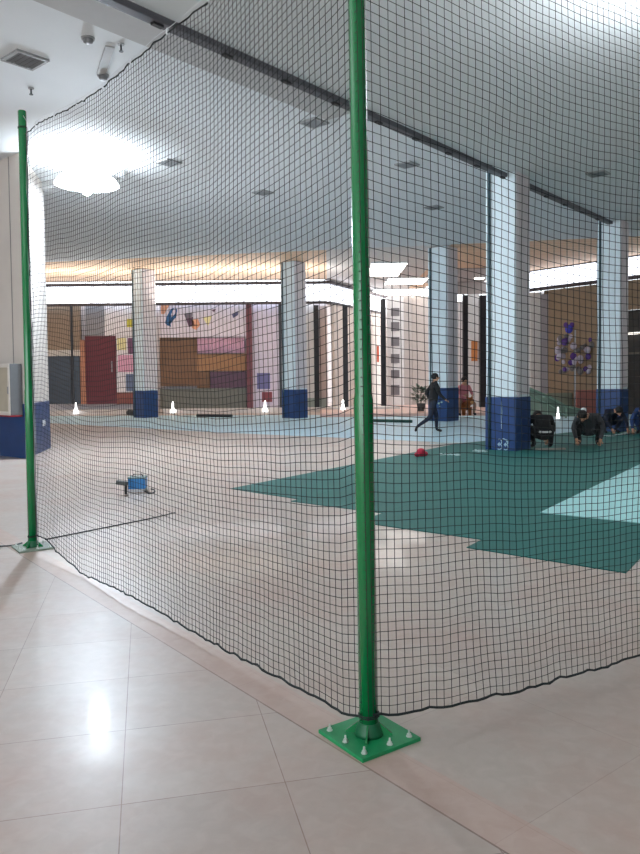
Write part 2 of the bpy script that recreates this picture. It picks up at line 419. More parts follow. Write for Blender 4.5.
# detectors / sprinklers
for (px, py), lb in zip(((88, 38), (121, 44), (31, 88), (103, 75)),
                        ('round smoke detector in the bare ceiling near the net top', 'small sprinkler head right of the round detector', 'small sprinkler head just above the far pole top', 'small fitting on the ceiling end of the grey strip')):
    p = on_z(px, py, CEIL)
    if px in (88, 103):
        t = thing('smoke_detector', lb, 'smoke detector', (p.x, p.y, CEIL - .07))
        MB().lathe((p.x, p.y, CEIL - .02), [(.085, 0), (.09, .02)]).build('base', vf, t, smooth=True)
        MB().lathe((p.x, p.y, CEIL - .07), [(.03, 0), (.06, .015), (.07, .05)]).build('sensor', mat('detector_grey', (120, 120, 122), .5), t, smooth=True)
    else:
        t = thing('sprinkler_head', lb, 'sprinkler', (p.x, p.y, CEIL - .1))
        MB().lathe((p.x, p.y, CEIL - .015), [(.04, 0), (.045, .015)]).build('rosette', vf, t)
        MB().tube([(p.x, p.y, CEIL - .09), (p.x, p.y, CEIL)], .014, 8).build('stem', vm, t)
        MB().lathe((p.x, p.y, CEIL - .1), [(.03, 0), (.03, .008)]).build('deflector', vm, t)
pA = on_z(110, 46, CEIL); pB = on_z(101, 73, CEIL); c = (pA + pB) / 2; dd = pB - pA
tag(MB().box((c.x, c.y, CEIL - .01), (dd.length, .12, .02), math.atan2(dd.y, dd.x)).build('cover_strip', mat('strip_grey', (168, 168, 168), .7)), 'short grey cover strip on the ceiling near the net top', 'strip')

# ------------------------------------------------------------ poles
gr = mat('green_gloss_paint', (8, 116, 62), .24, var=.05, scale=20, coat=.5)
gp = mat('green_plate_paint', (20, 140, 84), .4, var=.1, scale=30)
gdirty = mat('dusty_plate', (128, 142, 128), .6, var=.15, scale=30)
zinc = mat('zinc_bolt', (205, 212, 205), .35, metal=.4)
PH = 3.95
e1 = (P2 - P1).normalized()
qR = on_z(640, 656, .03); e2 = (Vector((qR.x, qR.y, 0)) - P1).normalized()
prot = math.atan2(e1.y, e1.x)
# orientation of the plate from its own edges
pe = on_z(363, 763) - on_z(322, 735); plate_rot = math.atan2(pe.y, pe.x)
LEAN = Vector((-.0084, 0, 0))
def pole(P, label, dirty):
    t = thing('net_pole', label, 'pole', (P.x, P.y, 0), 'green poles holding the net')
    c = Vector((P.x, P.y, 0)); X = Vector((math.cos(plate_rot), math.sin(plate_rot), 0)); Y = Vector((-X.y, X.x, 0))
    bpl = MB().box((c.x, c.y, .008), (.31, .31, .016), plate_rot).build('base_plate', gdirty if dirty else gp, t, bevel=.002)
    sh = MB().lathe(c + Vector((0, 0, .015)), [(.041, 0), (.041, 1.42), (.038, 1.44), (.0365, 1.45), (.0365, PH - .02), (.030, PH - .012), (.012, PH - .008)], 28)
    if not dirty: sh.v = [v + LEAN * v.z for v in sh.v]
    sh.build('shaft', gr, t, smooth=True)
    MB().lathe(c + Vector((0, 0, .016)), [(.062, 0), (.058, .012), (.045, .05), (.042, .055)], 28).build('collar', mat('green_collar', (14, 92, 58), .5, var=.1, scale=20), t, smooth=True)
    for k in range(4):
        a = plate_rot + PI / 4 + k * PI / 2; dx = Vector((math.cos(a), math.sin(a), 0)); n = Vector((-dx.y, dx.x, 0)) * .004
        A = c + dx * .05; B = c + dx * .1
        vs = []
        for s in (-1, 1):
            vs += [A + n * s + Vector((0, 0, .016)), B + n * s + Vector((0, 0, .016)), B + n * s + Vector((0, 0, .024)), c + dx * .042 + n * s + Vector((0, 0, .07))]
        MB().add(vs, [(0, 1, 2, 3), (7, 6, 5, 4), (0, 4, 5, 1), (1, 5, 6, 2), (2, 6, 7, 3), (3, 7, 4, 0)]).build('gusset', gr, t)
    for (u, v) in ((-.12, -.12), (0, -.125), (.12, -.12), (.125, .01), (-.12, .12), (.12, .12)):
        p = c + X * u + Y * v; mb = MB()
        mb.lathe(p + Vector((0, 0, .016)), [(.013, 0), (.013, .003)], 12)
        mb.lathe(p + Vector((0, 0, .019)), [(.0095, 0), (.0095, .009)], 6)
        mb.lathe(p + Vector((0, 0, .028)), [(.0045, 0), (.0045, .014), (.003, .016)], 10)
        mb.build('bolt', zinc, bpl)
    return t
pole(P1, 'tall glossy green steel pole in the foreground on a bolted square plate', False)
pole(P2, 'distant green steel pole at the left edge on a dusty plate', True)

# ------------------------------------------------------------ nets
cord = mat('net_cord', (22, 26, 28), .8)
rope = mat('edge_rope', (20, 30, 30), .8)
CELL = .041
def nz(a, b, s): return noise.noise(Vector((a, b, s)))
def net(A, B, zt_fn, zb_fn, seed, label, bow, calm=1.0):
    """A,B plan points; zt/zb(t) heights of the two edges"""
    Lg = (B - A).length; d = (B - A).normalized(); n = Vector((d.y, -d.x, 0))
    if n.y > 0: n = -n
    nc = int(Lg / CELL); nr = int(3.9 / CELL)
    def P(i, j):
        t = i / nc; zt = zt_fn(t); zb = zb_fn(t); v = j / nr
        x = t * Lg
        # lower rows crumple a little where the slack gathers
        z = zb + (zt - zb) * v
        low = max(0, 1 - v * 5)
        dx = .05 * nz(x * .9, z * .8, seed) + .014 * nz(x * 4, z * 3, seed + 9) + low * .05 * nz(x * 4, 0, seed + 3)
        dz = .07 * nz(x * 1.1, z * .7, seed + 20) * min(1, 6 * v) * min(1, 6 * (1 - v)) + .007 * nz(x * 5, z * 5, seed + 4) * 1.6 + .012 * low * nz(x * 9, 1, seed + 6)
        dn = bow * math.sin(PI * t) * math.sin(PI * v) * .5 + .04 * nz(x * .7, z * .6, seed + 30) * min(1, 8 * t, 8 * (1 - t))
        e = min(1, 10 * t, 10 * (1 - t))
        dx *= calm; dz *= calm
        return A + LEAN * z * (1 - t) + d * (x + dx * e) + n * dn + Vector((0, 0, z + dz))
    G = [[P(i, j) for j in range(nr + 1)] for i in range(nc + 1)]
    me = MB(); r = .0017
    for i in range(nc + 1): me.tube(G[i], r, 3, caps=False)
    for j in range(nr + 1): me.tube([G[i][j] for i in range(nc + 1)], r, 3, caps=False)
    t = thing('safety_net', label, 'net', (A + B) / 2, 'dark safety nets on the green poles')
    me.build('mesh_panel', cord, t)
    def wob(pl, s): return [p + Vector((0, 0, .012 * nz(k * .8, 0, s))) + n * .016 * nz(k * .4, 3, s) for k, p in enumerate(pl)]
    MB().tube(wob([G[i][0] for i in range(nc + 1)], 3), .0055, 6).build('bottom_rope', rope, t, smooth=True)
    MB().tube(wob([G[i][nr] for i in range(nc + 1)], 5), .0045, 6).build('top_rope', rope, t, smooth=True)
    return t, G, n, nc, nr
# left net: its top sags between the two pole heads
def plane_pt(px, py, A, d):        # where a view ray meets the vertical plane A + t d
    r = ray(px, py); det = r.x * -d.y + d.x * r.y
    k = (A.x * -d.y + d.x * A.y) / det
    p = CAM + r * k
    return (p - A).dot(d), p.z
tocam = (-P1).normalized()
A1 = P1 + tocam * .046
A2 = P2 + e1 * -.10
dL = (A2 - A1).normalized(); LL = (A2 - A1).length
tops = [plane_pt(px, py, A1, dL) for px, py in ((210, 0), (172, 31), (144, 53), (120, 72), (93, 94), (65, 112), (45, 120), (37, 124))]
bots = [plane_pt(px, py, A1, dL) for px, py in ((360, 715), (345, 713), (290, 684), (225, 650), (200, 637), (150, 606), (125, 592), (82, 573), (57, 551), (44, 538))]
def lerp(tab, s):
    tab = sorted(tab)
    if s <= tab[0][0]: return tab[0][1]
    for a, b in zip(tab, tab[1:]):
        if s <= b[0]: k = (s - a[0]) / (b[0] - a[0]); return a[1] + (b[1] - a[1]) * k
    return tab[-1][1]
print('TOPS', [(round(a, 2), round(b, 2)) for a, b in tops]); print('BOTS', [(round(a, 2), round(b, 2)) for a, b in bots], 'LL', LL)
topsL = sorted([(0, PH - .06)] + [q for q in tops if q[0] < LL])
netL, GL, nL, ncL, nrL = net(A1, A2, lambda t: lerp(topsL, t * LL), lambda t: max(.012, min(.14, lerp(bots, t * LL))), 1.3,
    'long dark square-mesh net hanging from the near pole leftwards to the far pole', .0, .5)
LR = 4.2
B2 = P1 + e2 * LR; AR = A1 + Vector((.02, 0, 0))
dR = (B2 - AR).normalized()
botr = [plane_pt(px, py, AR, dR) for px, py in ((376, 714), (400, 713), (440, 708), (480, 697), (520, 689), (560, 677), (600, 668), (640, 655))]
print('BOTR', [(round(a, 2), round(b, 2)) for a, b in botr])
LRr = (B2 - AR).length
netR, GR, nR, ncR, nrR = net(AR, B2, lambda t: PH - .06 - .25 * math.sin(PI * t), lambda t: max(.012, min(.14, lerp(botr, t * LRr))), 5.1,
    'dark square-mesh net running from the near pole to the right edge', .0, .65)
# headline cable above the left net with white ties
cab = mat('white_cable', (215, 220, 222), .5)
pa_ = P1 + Vector((0, 0, PH)); pb_ = P2 + Vector((0, 0, PH - .02))
cps = []
for k in range(41):
    s = k / 40; base = A1.lerp(A2, s); g = GL[int(s * ncL)][nrL]
    cps.append(Vector((g.x, g.y, g.z + .02 + .012 * abs(math.sin(s * 26)))))
cps[-1] = P2 + Vector((0, 0, PH - .05)) + (P1 - P2).normalized() * .036
t = tag(MB().tube(cps, .0018, 6).build('cable', cab, smooth=True), 'thin pale cable strung above the sagging top of the left net', 'cable')
for k in range(9):
    i = int((k + .5) / 9 * ncL); p = GL[i][nrL]
    lb = 'small white plastic tie fastening the net top to its cable'
    tag(MB().lathe((p.x, p.y, p.z - .012), [(.005, 0), (.010, .008), (.010, .03), (.005, .042)], 8).build('plastic_tie', cab), lb, 'tie', 'white ties along the net top')
# gathered cords at the far pole end
cs = []
for k in range(4):
    pts = []
    for j in range(60):
        z = .06 + (PH - .25) * j / 59
        p = A2 + dL * (-.02 * k + .03 * nz(z * 2.2, k * 3.1, 7)) + nL * (.02 * nz(z * 2, k, 2)); pts.append(Vector((p.x, p.y, z)))
    cs.append(pts)
for k, pts in enumerate(cs):
    MB().tube(pts, .004 if k == 0 else .0022, 5).build('side_rope', rope if k == 0 else mat('pale_cord', (150, 155, 155), .8), netL)
# lashings on the poles
for P, z in ((P1, .088), (P2, .1), (P2, PH - .16)):
    r = .0435 if z < 1.4 else .0385
    pts = [(P.x + r * math.cos(a), P.y + r * math.sin(a), z + .0014 * a) for a in [PI * k / 8 for k in range(0, 34)]]
    MB().tube(pts, .003, 5).build('lashing', rope, netL)

# ------------------------------------------------------------ sports matting on the floor
teal = mat('teal_matting', (12, 98, 92), .6, var=.1, scale=1.2, bump=.03)
pale = mat('pale_cyan_matting', (172, 222, 222), .5, var=.06, scale=1.0)
far_a = on_z(462, 443.5); far_b = on_z(655, 424)
fd = far_b - far_a
def hit(p, d):      # length along d from p to the far line
    det = d.x * -fd.y + fd.x * d.y
    r_ = far_a - p
    return (r_.x * -fd.y + fd.x * r_.y) / det
D = (on_z(640, 465) - on_z(540, 513.5)); D.z = 0; D.normalize()
D1 = on_z(356, 464) - on_z(230, 489); D1.z = 0; D1.normalize()
def flat(v): v = v.copy(); v.z = 0; return v
ends = [((230, 489), (299, 499.5)), ((289, 501.4), (383, 513.5)), ((356, 522.3), (482, 540)), ((467, 548), (626, 573.5))]
print('strip widths', [round((on_z(*a) - on_z(*b)).length, 2) for a, b in ends], 'D', D, D1, 'e1', e1, 'e2', e2)
E = on_z(626, 573.5) - on_z(467, 548); E.z = 0; E.normalize()
lab = ['dark teal sports mat strip farthest back, its pointed end reaching farthest left', 'dark teal sports mat strip, second from the back',
       'dark teal sports mat strip, third from the back', 'dark teal sports mat strip nearest to the net']
lastb = None
for k, ((a, b_), lb) in enumerate(zip(ends, lab)):
    A = flat(on_z(*a)); B = flat(on_z(*b_))
    if lastb is not None:   # start exactly on the neighbour's long side so strips butt together
        r_ = A - lastb; A = lastb + D1 * r_.dot(D1)
        A = A + (B - A).normalized() * .004
    la, lb2 = hit(A, D1), hit(B, D1)
    if la < 0 or la > 30: la = 12
    if lb2 < 0 or lb2 > 30: lb2 = 18
    tag(MB().prism([p[:2] for p in (A, B, B + D1 * lb2, A + D1 * la)], 0.0, .008).build('floor_mat', teal), lb, 'mat', 'dark teal mat strips')
    lastb = B
A = flat(on_z(540, 513.5)); B = flat(on_z(648, 525)); Cc = flat(on_z(700, 436)); 
tag(MB().prism([p[:2] for p in (A, B, B + D * 7, A + D * 7.0)], .0085, .015).build('floor_mat', pale), 'pale cyan mat with pointed corner on the teal matting at the right edge', 'mat')
pts = [(40, 416), (662, 414), (662, 423), (462, 443), (220, 432.5), (40, 422.5)]
tag(MB().prism([flat(on_z(*p))[:2] for p in pts], 0, .006).build('floor_mat', mat('pale_blue_matting', (176, 208, 220), .5, var=.06, scale=1.0)), 'long pale blue matting laid in front of the distant shops', 'mat')
# loose strips and rolls
for (a, b_, lb, r, cn, rgb) in (((197, 417), (232, 417.5), 'thin black mat roll lying behind, below the pink shop curtain', .06, 'black_rubber', (26, 34, 38)),
                               ((129, 415.5), (141, 416.5), 'short black roll lying at the left foot of the second column', .12, 'black_rubber', (26, 34, 38)),
                               ((372, 422), (412, 423), 'thin dark green roll lying just right of the near pole', .05, 'green_roll', (20, 70, 60))):
    A = flat(on_z(*a)); B = flat(on_z(*b_))
    mtr = mat(cn, rgb, .6)
    n_ = 9; sp = []
    dd = (B - A).normalized(); pp = Vector((dd.y, -dd.x, 0))
    mb = MB().tube([A + Vector((0, 0, r + .006)), B + Vector((0, 0, r + .006))], r, 14)
    mb.tube([A + Vector((0, 0, r + .006)) - dd * .02, A + Vector((0, 0, r + .006))], r * .45, 10)
    tag(mb.build('mat_roll', mtr, smooth=True), lb, 'roll')
# red bag and white scraps
p = flat(on_z(421, 457))
t = thing('cloth_bag', 'small crumpled red cloth lying at the edge of the teal matting', 'cloth', p)
mb = MB(); mb.ball(p + Vector((0, 0, .09)), (.09, .07, .08)); mb.ball(p + Vector((.07, .02, .06)), (.07, .07, .05)); mb.ball(p + Vector((-.07, -.02, .05)), (.06, .06, .045))
mb.build('cloth', mat('red_cloth', (190, 44, 70), .8, bump=.3), t, smooth=True)
scr = mat('white_film', (196, 214, 214), .5)
def scrap(px0, py0, px1, py1, lb, wob=.15):
    A = flat(on_z(px0, py0)); B = flat(on_z(px1, py1)); pts = []; n_ = 12
    d = B - A; n = Vector((-d.y, d.x, 0)).normalized()
    L1 = []; L2 = []
    for k in range(n_ + 1):
        q = A + d * (k / n_); w_ = .03 + .05 * random.random(); o_ = n * wob * (random.random() - .5)
        L1.append(q + o_ + n * w_); L2.append(q + o_ - n * w_)
    vs = []; 
    for a_, b2 in zip(L1, L2): h = .012 + .03 * random.random(); vs += [a_ + Vector((0, 0, .009)), a_.lerp(b2, .5) + Vector((0, 0, .009 + h)), b2 + Vector((0, 0, .009))]
    fs = []
    for k in range(n_):
        i = 3 * k; fs += [(i, i + 1, i + 4, i + 3), (i + 1, i + 2, i + 5, i + 4), (i, i + 3, i + 5, i + 2)]
    tag(MB().add(vs, fs).build('plastic_scrap', scr), lb, 'scrap')
scrap(440, 455, 461, 455.5, 'thin white offcut strip lying on the teal mat left of the nearest column')
scrap(474, 451.5, 486, 452.5, 'small pale scrap at the left foot of the nearest column')
scrap(430, 444, 462, 443, 'long pale offcut on the matting beneath the walking person')
scrap(604, 437, 630, 433, 'pale plastic litter around the foot of the far right column')

# decal and film on the nearest column
f1 = c1c - ROW * (w1 / 2 + .018)
def on_face(u, z): p = c1c - ROW * (w1 / 2 + .022) + PER * u; return Vector((p.x, p.y, z))
mb = MB()
def ring(cu, cz, r, a0, a1):
    mb.tube([on_face(cu + r * math.cos(a), cz + r * math.sin(a)) for a in [a0 + (a1 - a0) * k / 10 for k in range(11)]], .011, 5)
for cu, s in ((-.02, 1), (.12, -1)):
    ring(cu, .18, .055, -2.2, 2.0); ring(cu, .08, .055, -2.2, 2.2); ring(cu + .01, .13, .03, 1.5, 4.6)
ring(.05, .13, .12, .3, 1.6)
tag(mb.build('paint_scrawl', mat('scrawl_white', (170, 200, 215), .5)), 'pale scrawled mark low on the blue base of the nearest column', 'marking')
mb = MB(); mb.tube([on_face(.03, 1.02), on_face(.036, .8), on_face(.03, .45)], [.008, .014, .006], 6)
tag(mb.build('paint_streak', MATS['scrawl_white']), 'pale vertical streak on the blue base of the nearest column', 'marking')
p4 = c4c - ROW * (w4 / 2 + .025)
mb = MB()
for du, dz, r in ((.02, .62, .05), (.12, .66, .04), (.05, .52, .03)):
    q = p4 + PER * (du + .05); mb.ball((q.x, q.y, dz), (r, .012, r * .7), nu=10, nv=6)
tag(mb.build('emblem', mat('emblem_pale', (150, 180, 170), .5)), 'small pale emblem on the blue base behind the walking person', 'emblem')

# ------------------------------------------------------------ shop fronts, left side (standing at LF)
wl = mat('shop_wall', (206, 198, 200), .7, var=.05)
def B_(name, px0, py0, px1, py1, Y, th, mt, parent=None, bevel=0):
    c, d = pbox(px0, py0, px1, py1, Y, th); return MB().box(c, d).build(name, mt, parent, bevel=bevel)
def T_(name, label, cat, px, py, Y, group=None):
    p = on_y(px, py, Y); return thing(name, label, cat, (p.x, Y, max(0, p.z)), group)
# wall behind everything
o = MB().box(((-24 + xk) / 2, LF + 1.0, CEIL / 2), (xk + 24, .2, CEIL)).build('wall_back', wl); struct(o)
# lit fascia
glow = mat('fascia_lit', (236, 240, 250), .5, emit=1.6, ecol=(236, 242, 255))
za = on_y(180, 285.5, LF).z; zb_ = on_y(180, 302.5, LF).z
o = MB().box(((-24 + xk) / 2, LF + .1, (za + zb_) / 2), (xk + 24, .2, za - zb_)).build('trim_3', glow); struct(o)
o = MB().box(((-24 + xk) / 2, LF + .08, za + .07), (xk + 24, .3, .12)).build('trim_4', mat('dark_edge', (70, 62, 66), .6)); struct(o)
o = MB().box(((-24 + xk) / 2, LF + .12, zb_ - .05), (xk + 24, .3, .1)).build('trim_5', MATS['dark_edge']); struct(o)
# angled return of the fascia into the corridor
a_ = Vector((xk, LF + .1, 0)); b_ = Vector((kx, kY, 0)); m_ = (a_ + b_) / 2; ra = math.atan2(b_.y - a_.y, b_.x - a_.x); l_ = (b_ - a_).length
o = MB().box((m_.x, m_.y, (za + zb_) / 2), (l_, .2, za - zb_), ra).build('trim_6', glow); struct(o)
o = MB().box((m_.x, m_.y, zb_ - .05), (l_, .3, .1), ra).build('trim_7', MATS['dark_edge']); struct(o)
o = MB().box((m_.x, m_.y, za + .1), (l_, .3, .12), ra).build('trim_8', MATS['dark_edge']); struct(o)
o = MB().box((m_.x + .25, m_.y + .5, zb_ / 2), (l_, .15, zb_), ra).build('wall_corridor', mat('corridor_wall', (216, 204, 196), .6)); struct(o)
# platform edge in front of the left shops
o = MB().box(((-24 + kx) / 2, LF + .35, .10), (kx + 24, 1.6, .2)).build('trim_9', mat('step_pale', (205, 200, 198), .5)); struct(o)

YF = LF + .5
brown = mat('brown_panel', (142, 124, 106), .6, var=.1, scale=3)
slate = mat('slate_glass', (56, 66, 80), .25)
t = T_('shop_unit', 'tan panelled shop front with dark glass, leftmost beside the pier', 'shop front', 64, 405, YF)
B_('sign_panel', 47, 303, 80, 350, YF, .2, brown, t)
B_('sill', 47, 350, 80, 356, YF - .05, .3, mat('pale_sill', (190, 186, 180), .6), t)
B_('glass_panel', 47, 356, 71, 404, YF, .1, slate, t); B_('glass_panel', 73, 356, 80, 404, YF, .1, slate, t)
B_('mullion', 71, 303, 73, 404, YF - .06, .2, mat('mullion_dark', (50, 52, 58), .5), t)
t = T_('shop_door', 'dark red shop door with an orange side frame beside the tan shop front', 'door', 98, 405, YF)
B_('door_frame', 80.5, 340, 85, 404, YF - .1, .3, mat('orange_frame', (180, 124, 96), .6), t)
leaf = B_('door_leaf', 85.5, 336, 116, 404, YF, .12, mat('dark_red', (98, 30, 42), .5), t)
B_('shutter', 85.5, 303, 104, 335.5, YF, .12, slat_mat('grey_shutter', (140, 140, 146), (176, 176, 182)), t)
p = on_y(112, 372, YF - .05); MB().tube([(p.x, YF - .06, p.z), (p.x, YF - .06, p.z + .5)], .03).build('handle', MATS['steel'], leaf)
t = T_('display_wall', 'white display wall with colourful posters left of the second column', 'display', 127, 405, YF)
B_('panel', 104.5, 303, 138, 335.5, YF + .02, .1, mat('panel_white', (226, 222, 226), .6), t)
B_('panel', 116.5, 336, 138, 392, YF + .02, .1, MATS['panel_white'], t)
B_('kick_panel', 116.5, 392.5, 138, 404, YF, .1, mat('red_brown', (132, 74, 66), .6), t)
for i, (r_, n_, c_) in enumerate((((127, 319, 138, 327), 'yellow_print', (202, 192, 70)), ((128, 338, 134, 354), 'purple_print', (110, 70, 100)), ((133, 336, 138, 352), 'green_print', (96, 130, 90)),
                 ((118, 355, 137, 372), 'pink_print', (216, 160, 184)), ((126, 374, 136, 391), 'blue_print', (96, 110, 140)), ((117, 338, 126, 350), 'pale_yellow_print', (222, 214, 160)))):
    B_('print', *r_, YF - .02, .04, mat(n_, c_, .6), t)
# signboard with cartoon shapes
t = T_('signboard', 'pale pink shop signboard with blue and orange painted shapes', 'sign', 205, 337, YF)
B_('board', 160, 303, 249, 337, YF - .1, .2, mat('board_pink', (222, 214, 226), .6, var=.08, scale=2), t)
def shape(pl, n_, c_):
    pts = [on_y(x, y, YF - .13) for x, y in pl]
    MB().extr([(p.x, p.z) for p in pts], YF - .14, YF - .1).build('painted_shape', mat(n_, c_, .6), t)
shape([(176, 308), (175, 314), (171, 318), (168, 325), (171, 327), (170, 323), (173, 320), (176, 317), (177, 310)], 'paint_blue', (44, 96, 150))
shape([(167, 316), (165, 323), (168, 326), (172, 322), (171, 314), (174, 308), (171, 309)], 'paint_blue', (44, 96, 150))
shape([(184, 314), (192, 313), (192, 317), (186, 319)], 'paint_grey', (110, 104, 120))
shape([(186, 319), (193, 317), (194, 325), (189, 327)], 'paint_plum', (90, 60, 84))
shape([(192, 320), (198, 319), (200, 325), (196, 330), (192, 328)], 'paint_orange', (222, 160, 128))
shape([(232, 314), (238, 311), (238, 315), (233, 318)], 'paint_navy', (80, 84, 120))
shape([(211, 310), (216, 309), (214, 312)], 'paint_plum', (90, 60, 84))
shape([(161, 304), (170, 304), (164, 314), (161, 314)], 'paint_orange', (222, 160, 128))
shape([(203, 318), (212, 316), (208, 326)], 'paint_cream', (232, 222, 170))
t = T_('shop_unit', 'brown timber shop interior under the pink signboard', 'shop front', 205, 405, YF)
B_('timber_panel', 160, 337.5, 197, 386, YF + .1, .2, mat('timber', (122, 90, 66), .6, var=.15, scale=2), t)
B_('counter', 197, 354, 246, 371, YF + .05, .3, mat('counter_brown', (160, 118, 82), .6), t)
B_('counter_front', 210, 371.5, 246, 388, YF + .05, .3, mat('plum_dark', (90, 64, 84), .6), t)
B_('counter_front', 160, 388.5, 246, 404, YF - .05, .3, mat('dull_green_grey', (108, 110, 104), .6), t)
B_('timber_panel', 197, 371.5, 209.5, 388, YF + .1, .2, MATS['timber'], t)
mb = MB(); cc_, dd_ = pbox(197, 338, 245, 353, YF, .05); npl = 22
for k in range(npl):
    x = cc_[0] - dd_[0] / 2 + dd_[0] * (k + .5) / npl; mb.tube([(x, YF - .02, cc_[2] - dd_[2] / 2), (x, YF, cc_[2] + dd_[2] / 2)], [.055, .045], 8)
tag(mb.build('curtain', mat('pink_cloth', (212, 172, 196), .8), smooth=True), 'short pink pleated curtain under the pink signboard', 'curtain')
B = B_('post', 246.5, 303, 252, 404, YF - .33, .2, mat('maroon_post', (110, 62, 72), .6)); tag(B, 'maroon post at the right end of the pink signboard', 'post')
t = T_('display_wall', 'pale lilac display wall just left of the third column', 'display', 266, 405, YF)
B_('panel', 252.5, 303, 279, 404, YF, .12, mat('lilac_white', (216, 208, 224), .6), t)
B_('edge_post', 279, 303, 281.5, 404, YF - .1, .2, MATS['mullion_dark'], t)
B_('print', 257, 373, 270, 389, YF - .03, .03, mat('blue_violet', (110, 110, 160), .6), t)
B_('box', 262, 392, 272, 402, YF - .1, .1, mat('wine_box', (130, 60, 70), .6), t)
# glazed bays by the corner
t = T_('glazed_bay', 'pale glazed shop bay between the third column and the near pole', 'shop front', 330, 405, YF)
B_('backing', 304, 304, 314, 404, YF + .15, .1, mat('bay_white', (214, 210, 208), .5), t)
for x0, x1 in ((319.5, 327),):
    B_('display_panel', x0, 306, x1, 398, YF + .12, .1, mat('bay_rose', (198, 178, 170), .6, var=.15, scale=2), t)
B_('plinth', 304, 398, 327, 405, YF, .2, mat('plinth_green', (150, 158, 150), .6), t)
blk = mat('post_black', (28, 26, 32), .35)
def corr(px):   # distance of the corridor front at this view column
    best = None
    r = ray(px, 350); 
    d = b_ - a_; det = r.x * -d.y + d.x * r.y
    k = (a_.x * -d.y + d.x * a_.y) / det; return k * r.y
def post(px0, px1, y0, lb, Y): tag(B_('black_post', px0, y0, px1, 403, Y, .22, blk, bevel=.01), lb, 'post', 'black posts of the glazed shops')
post(314, 319, 305, 'black post of the glazed bay nearest the third column', YF - .26)
post(343, 348, 305, 'black post just left of the near green pole', YF - .26)
post(381, 386, 299, 'black post just right of the near green pole', 36.3)
tag(B_('hanging_poster', 374, 346, 379, 362, corr(376) - .1, .06, mat('orange_red', (214, 92, 60), .6)), 'small orange red poster just left of the black post beside the near pole', 'poster')
# corridor back and pier with screens
o = MB().box((6, 45, 3), (22, .2, 6)).build('wall_corridor_end', mat('corridor_end', (200, 192, 190), .6)); struct(o)
YP = 37.5
t = T_('corridor_pier', 'white pier with a vertical row of small grey panels right of the near pole', 'column', 399, 405, YP)
B_('shaft', 387, 297, 404, 404, YP, .8, mat('pier_white', (232, 230, 230), .5), t)
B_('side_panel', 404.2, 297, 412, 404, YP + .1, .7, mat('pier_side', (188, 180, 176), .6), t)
for y0, y1 in ((308, 316), (322, 331), (337, 346), (354, 363), (370, 378), (385, 395)):
    B_('screen', 391, y0, 399.5, y1, YP - .05, .05, mat('screen_grey', (124, 120, 124), .4), t)
t = tag(B_('wall_panel', 412.3, 296, 432, 404, YP + .3, .3, mat('taupe', (182, 172, 166), .6)), 'taupe wall panel left of the column behind the walking person', 'panel')
g0 = on_z(433, 270, CEIL); g1 = on_z(489, 270, CEIL)
o = MB().box(((g0.x + g1.x) / 2 + .3, 32.6, CEIL - .015), (g1.x - g0.x + .6, 4.4, .03)).build('ceiling', mat('soffit_grey', (176, 170, 168), .7)); struct(o)
# low pale step in the middle
A_ = on_z(372, 421); 
o = MB().box((4.6, 33.2, .06), (9.2, 9.0, .12)).build('trim_10', mat('salmon_floor', (214, 180, 168), .4)); struct(o)

# right side front (slanted)
ra2 = math.atan2(rB.y - rA.y, rB.x - rA.x)
x0, x1 = rA.x, 28.0
def rbar(z0, z1, mt, nm, off=0, th=.2, xa=None, xb=None, kind=True):
    xa = x0 if xa is None else xa; xb = x1 if xb is None else xb
    a = Vector((xa, rf(xa) + off, 0)); b = Vector((xb, rf(xb) + off, 0)); m_ = (a + b) / 2
    o = MB().box((m_.x, m_.y, (z0 + z1) / 2), ((b - a).length, th, z1 - z0), ra2).build(nm, mt)
    if kind: struct(o)
    return o
zr0 = on_y(560, 287, rf(on_y(560, 287, 29).x)).z
x505 = on_y(503, 290, 32.6).x
rbar(zr0, CEIL - .02, glow, 'trim_11', xa=x505)
rbar(CEIL - .02, CEIL + .14, MATS['dark_edge'], 'trim_12', off=-.05, th=.3, xa=x505)
rbar(zr0 - .12, zr0, MATS['dark_edge'], 'trim_13', off=0, th=.28, xa=x505)
def rY(px): 
    r = ray(px, 350); a = Vector((rA.x, rA.y, 0)); d = Vector((rB.x - rA.x, rB.y - rA.y, 0)); det = r.x * -d.y + d.x * r.y
    return (a.x * -d.y + d.x * a.y) / det * r.y
xt = on_y(549, 350, rY(549)).x
tan = mat('tan_wall', (140, 118, 94), .6, var=.08, scale=1.5)
x625 = on_y(622, 350, rY(622)).x
rbar(0, zr0 - .12, tan, 'wall_right', off=.5, xa=xt, xb=x625)
rbar(0, zr0 - .12, mat('grey_shop_wall', (186, 182, 184), .6), 'wall_right', off=.9, xa=x0 - .4, xb=xt)
rbar(on_y(632, 309, rY(632)).z, zr0 - .12, tan, 'wall_right', off=.5, xa=x625, xb=28)
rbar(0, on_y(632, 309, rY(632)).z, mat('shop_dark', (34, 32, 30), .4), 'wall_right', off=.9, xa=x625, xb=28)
for y_, n_ in ((333, 3), (353, 0)):
    zz = on_y(632, y_, rY(632)).z; xa_ = x625 + .1; a = Vector((xa_, rf(xa_) + .5, 0)); b2 = Vector((16, rf(16) + .5, 0)); mm = (a + b2) / 2
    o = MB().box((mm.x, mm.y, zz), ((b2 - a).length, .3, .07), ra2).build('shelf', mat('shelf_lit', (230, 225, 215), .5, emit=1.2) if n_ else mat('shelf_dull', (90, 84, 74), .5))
    tag(o, 'brightly lit shelf edge in the dark shop at the right edge' if n_ else 'dull lower shelf in the dark shop at the right edge', 'shelf')
# lower green-brown skirting behind
o = tag(B_('low_screen', 548, 393, 572, 404, rY(560) - .3, .15, mat('green_grey_low', (120, 124, 108), .6)), 'low greenish screen in front of the tan wall', 'screen')
o = tag(B_('low_screen', 577, 390, 598, 408, rY(588) - .3, .15, mat('brick_red_low', (142, 84, 76), .6)), 'low brick red box in front of the tan wall', 'box')
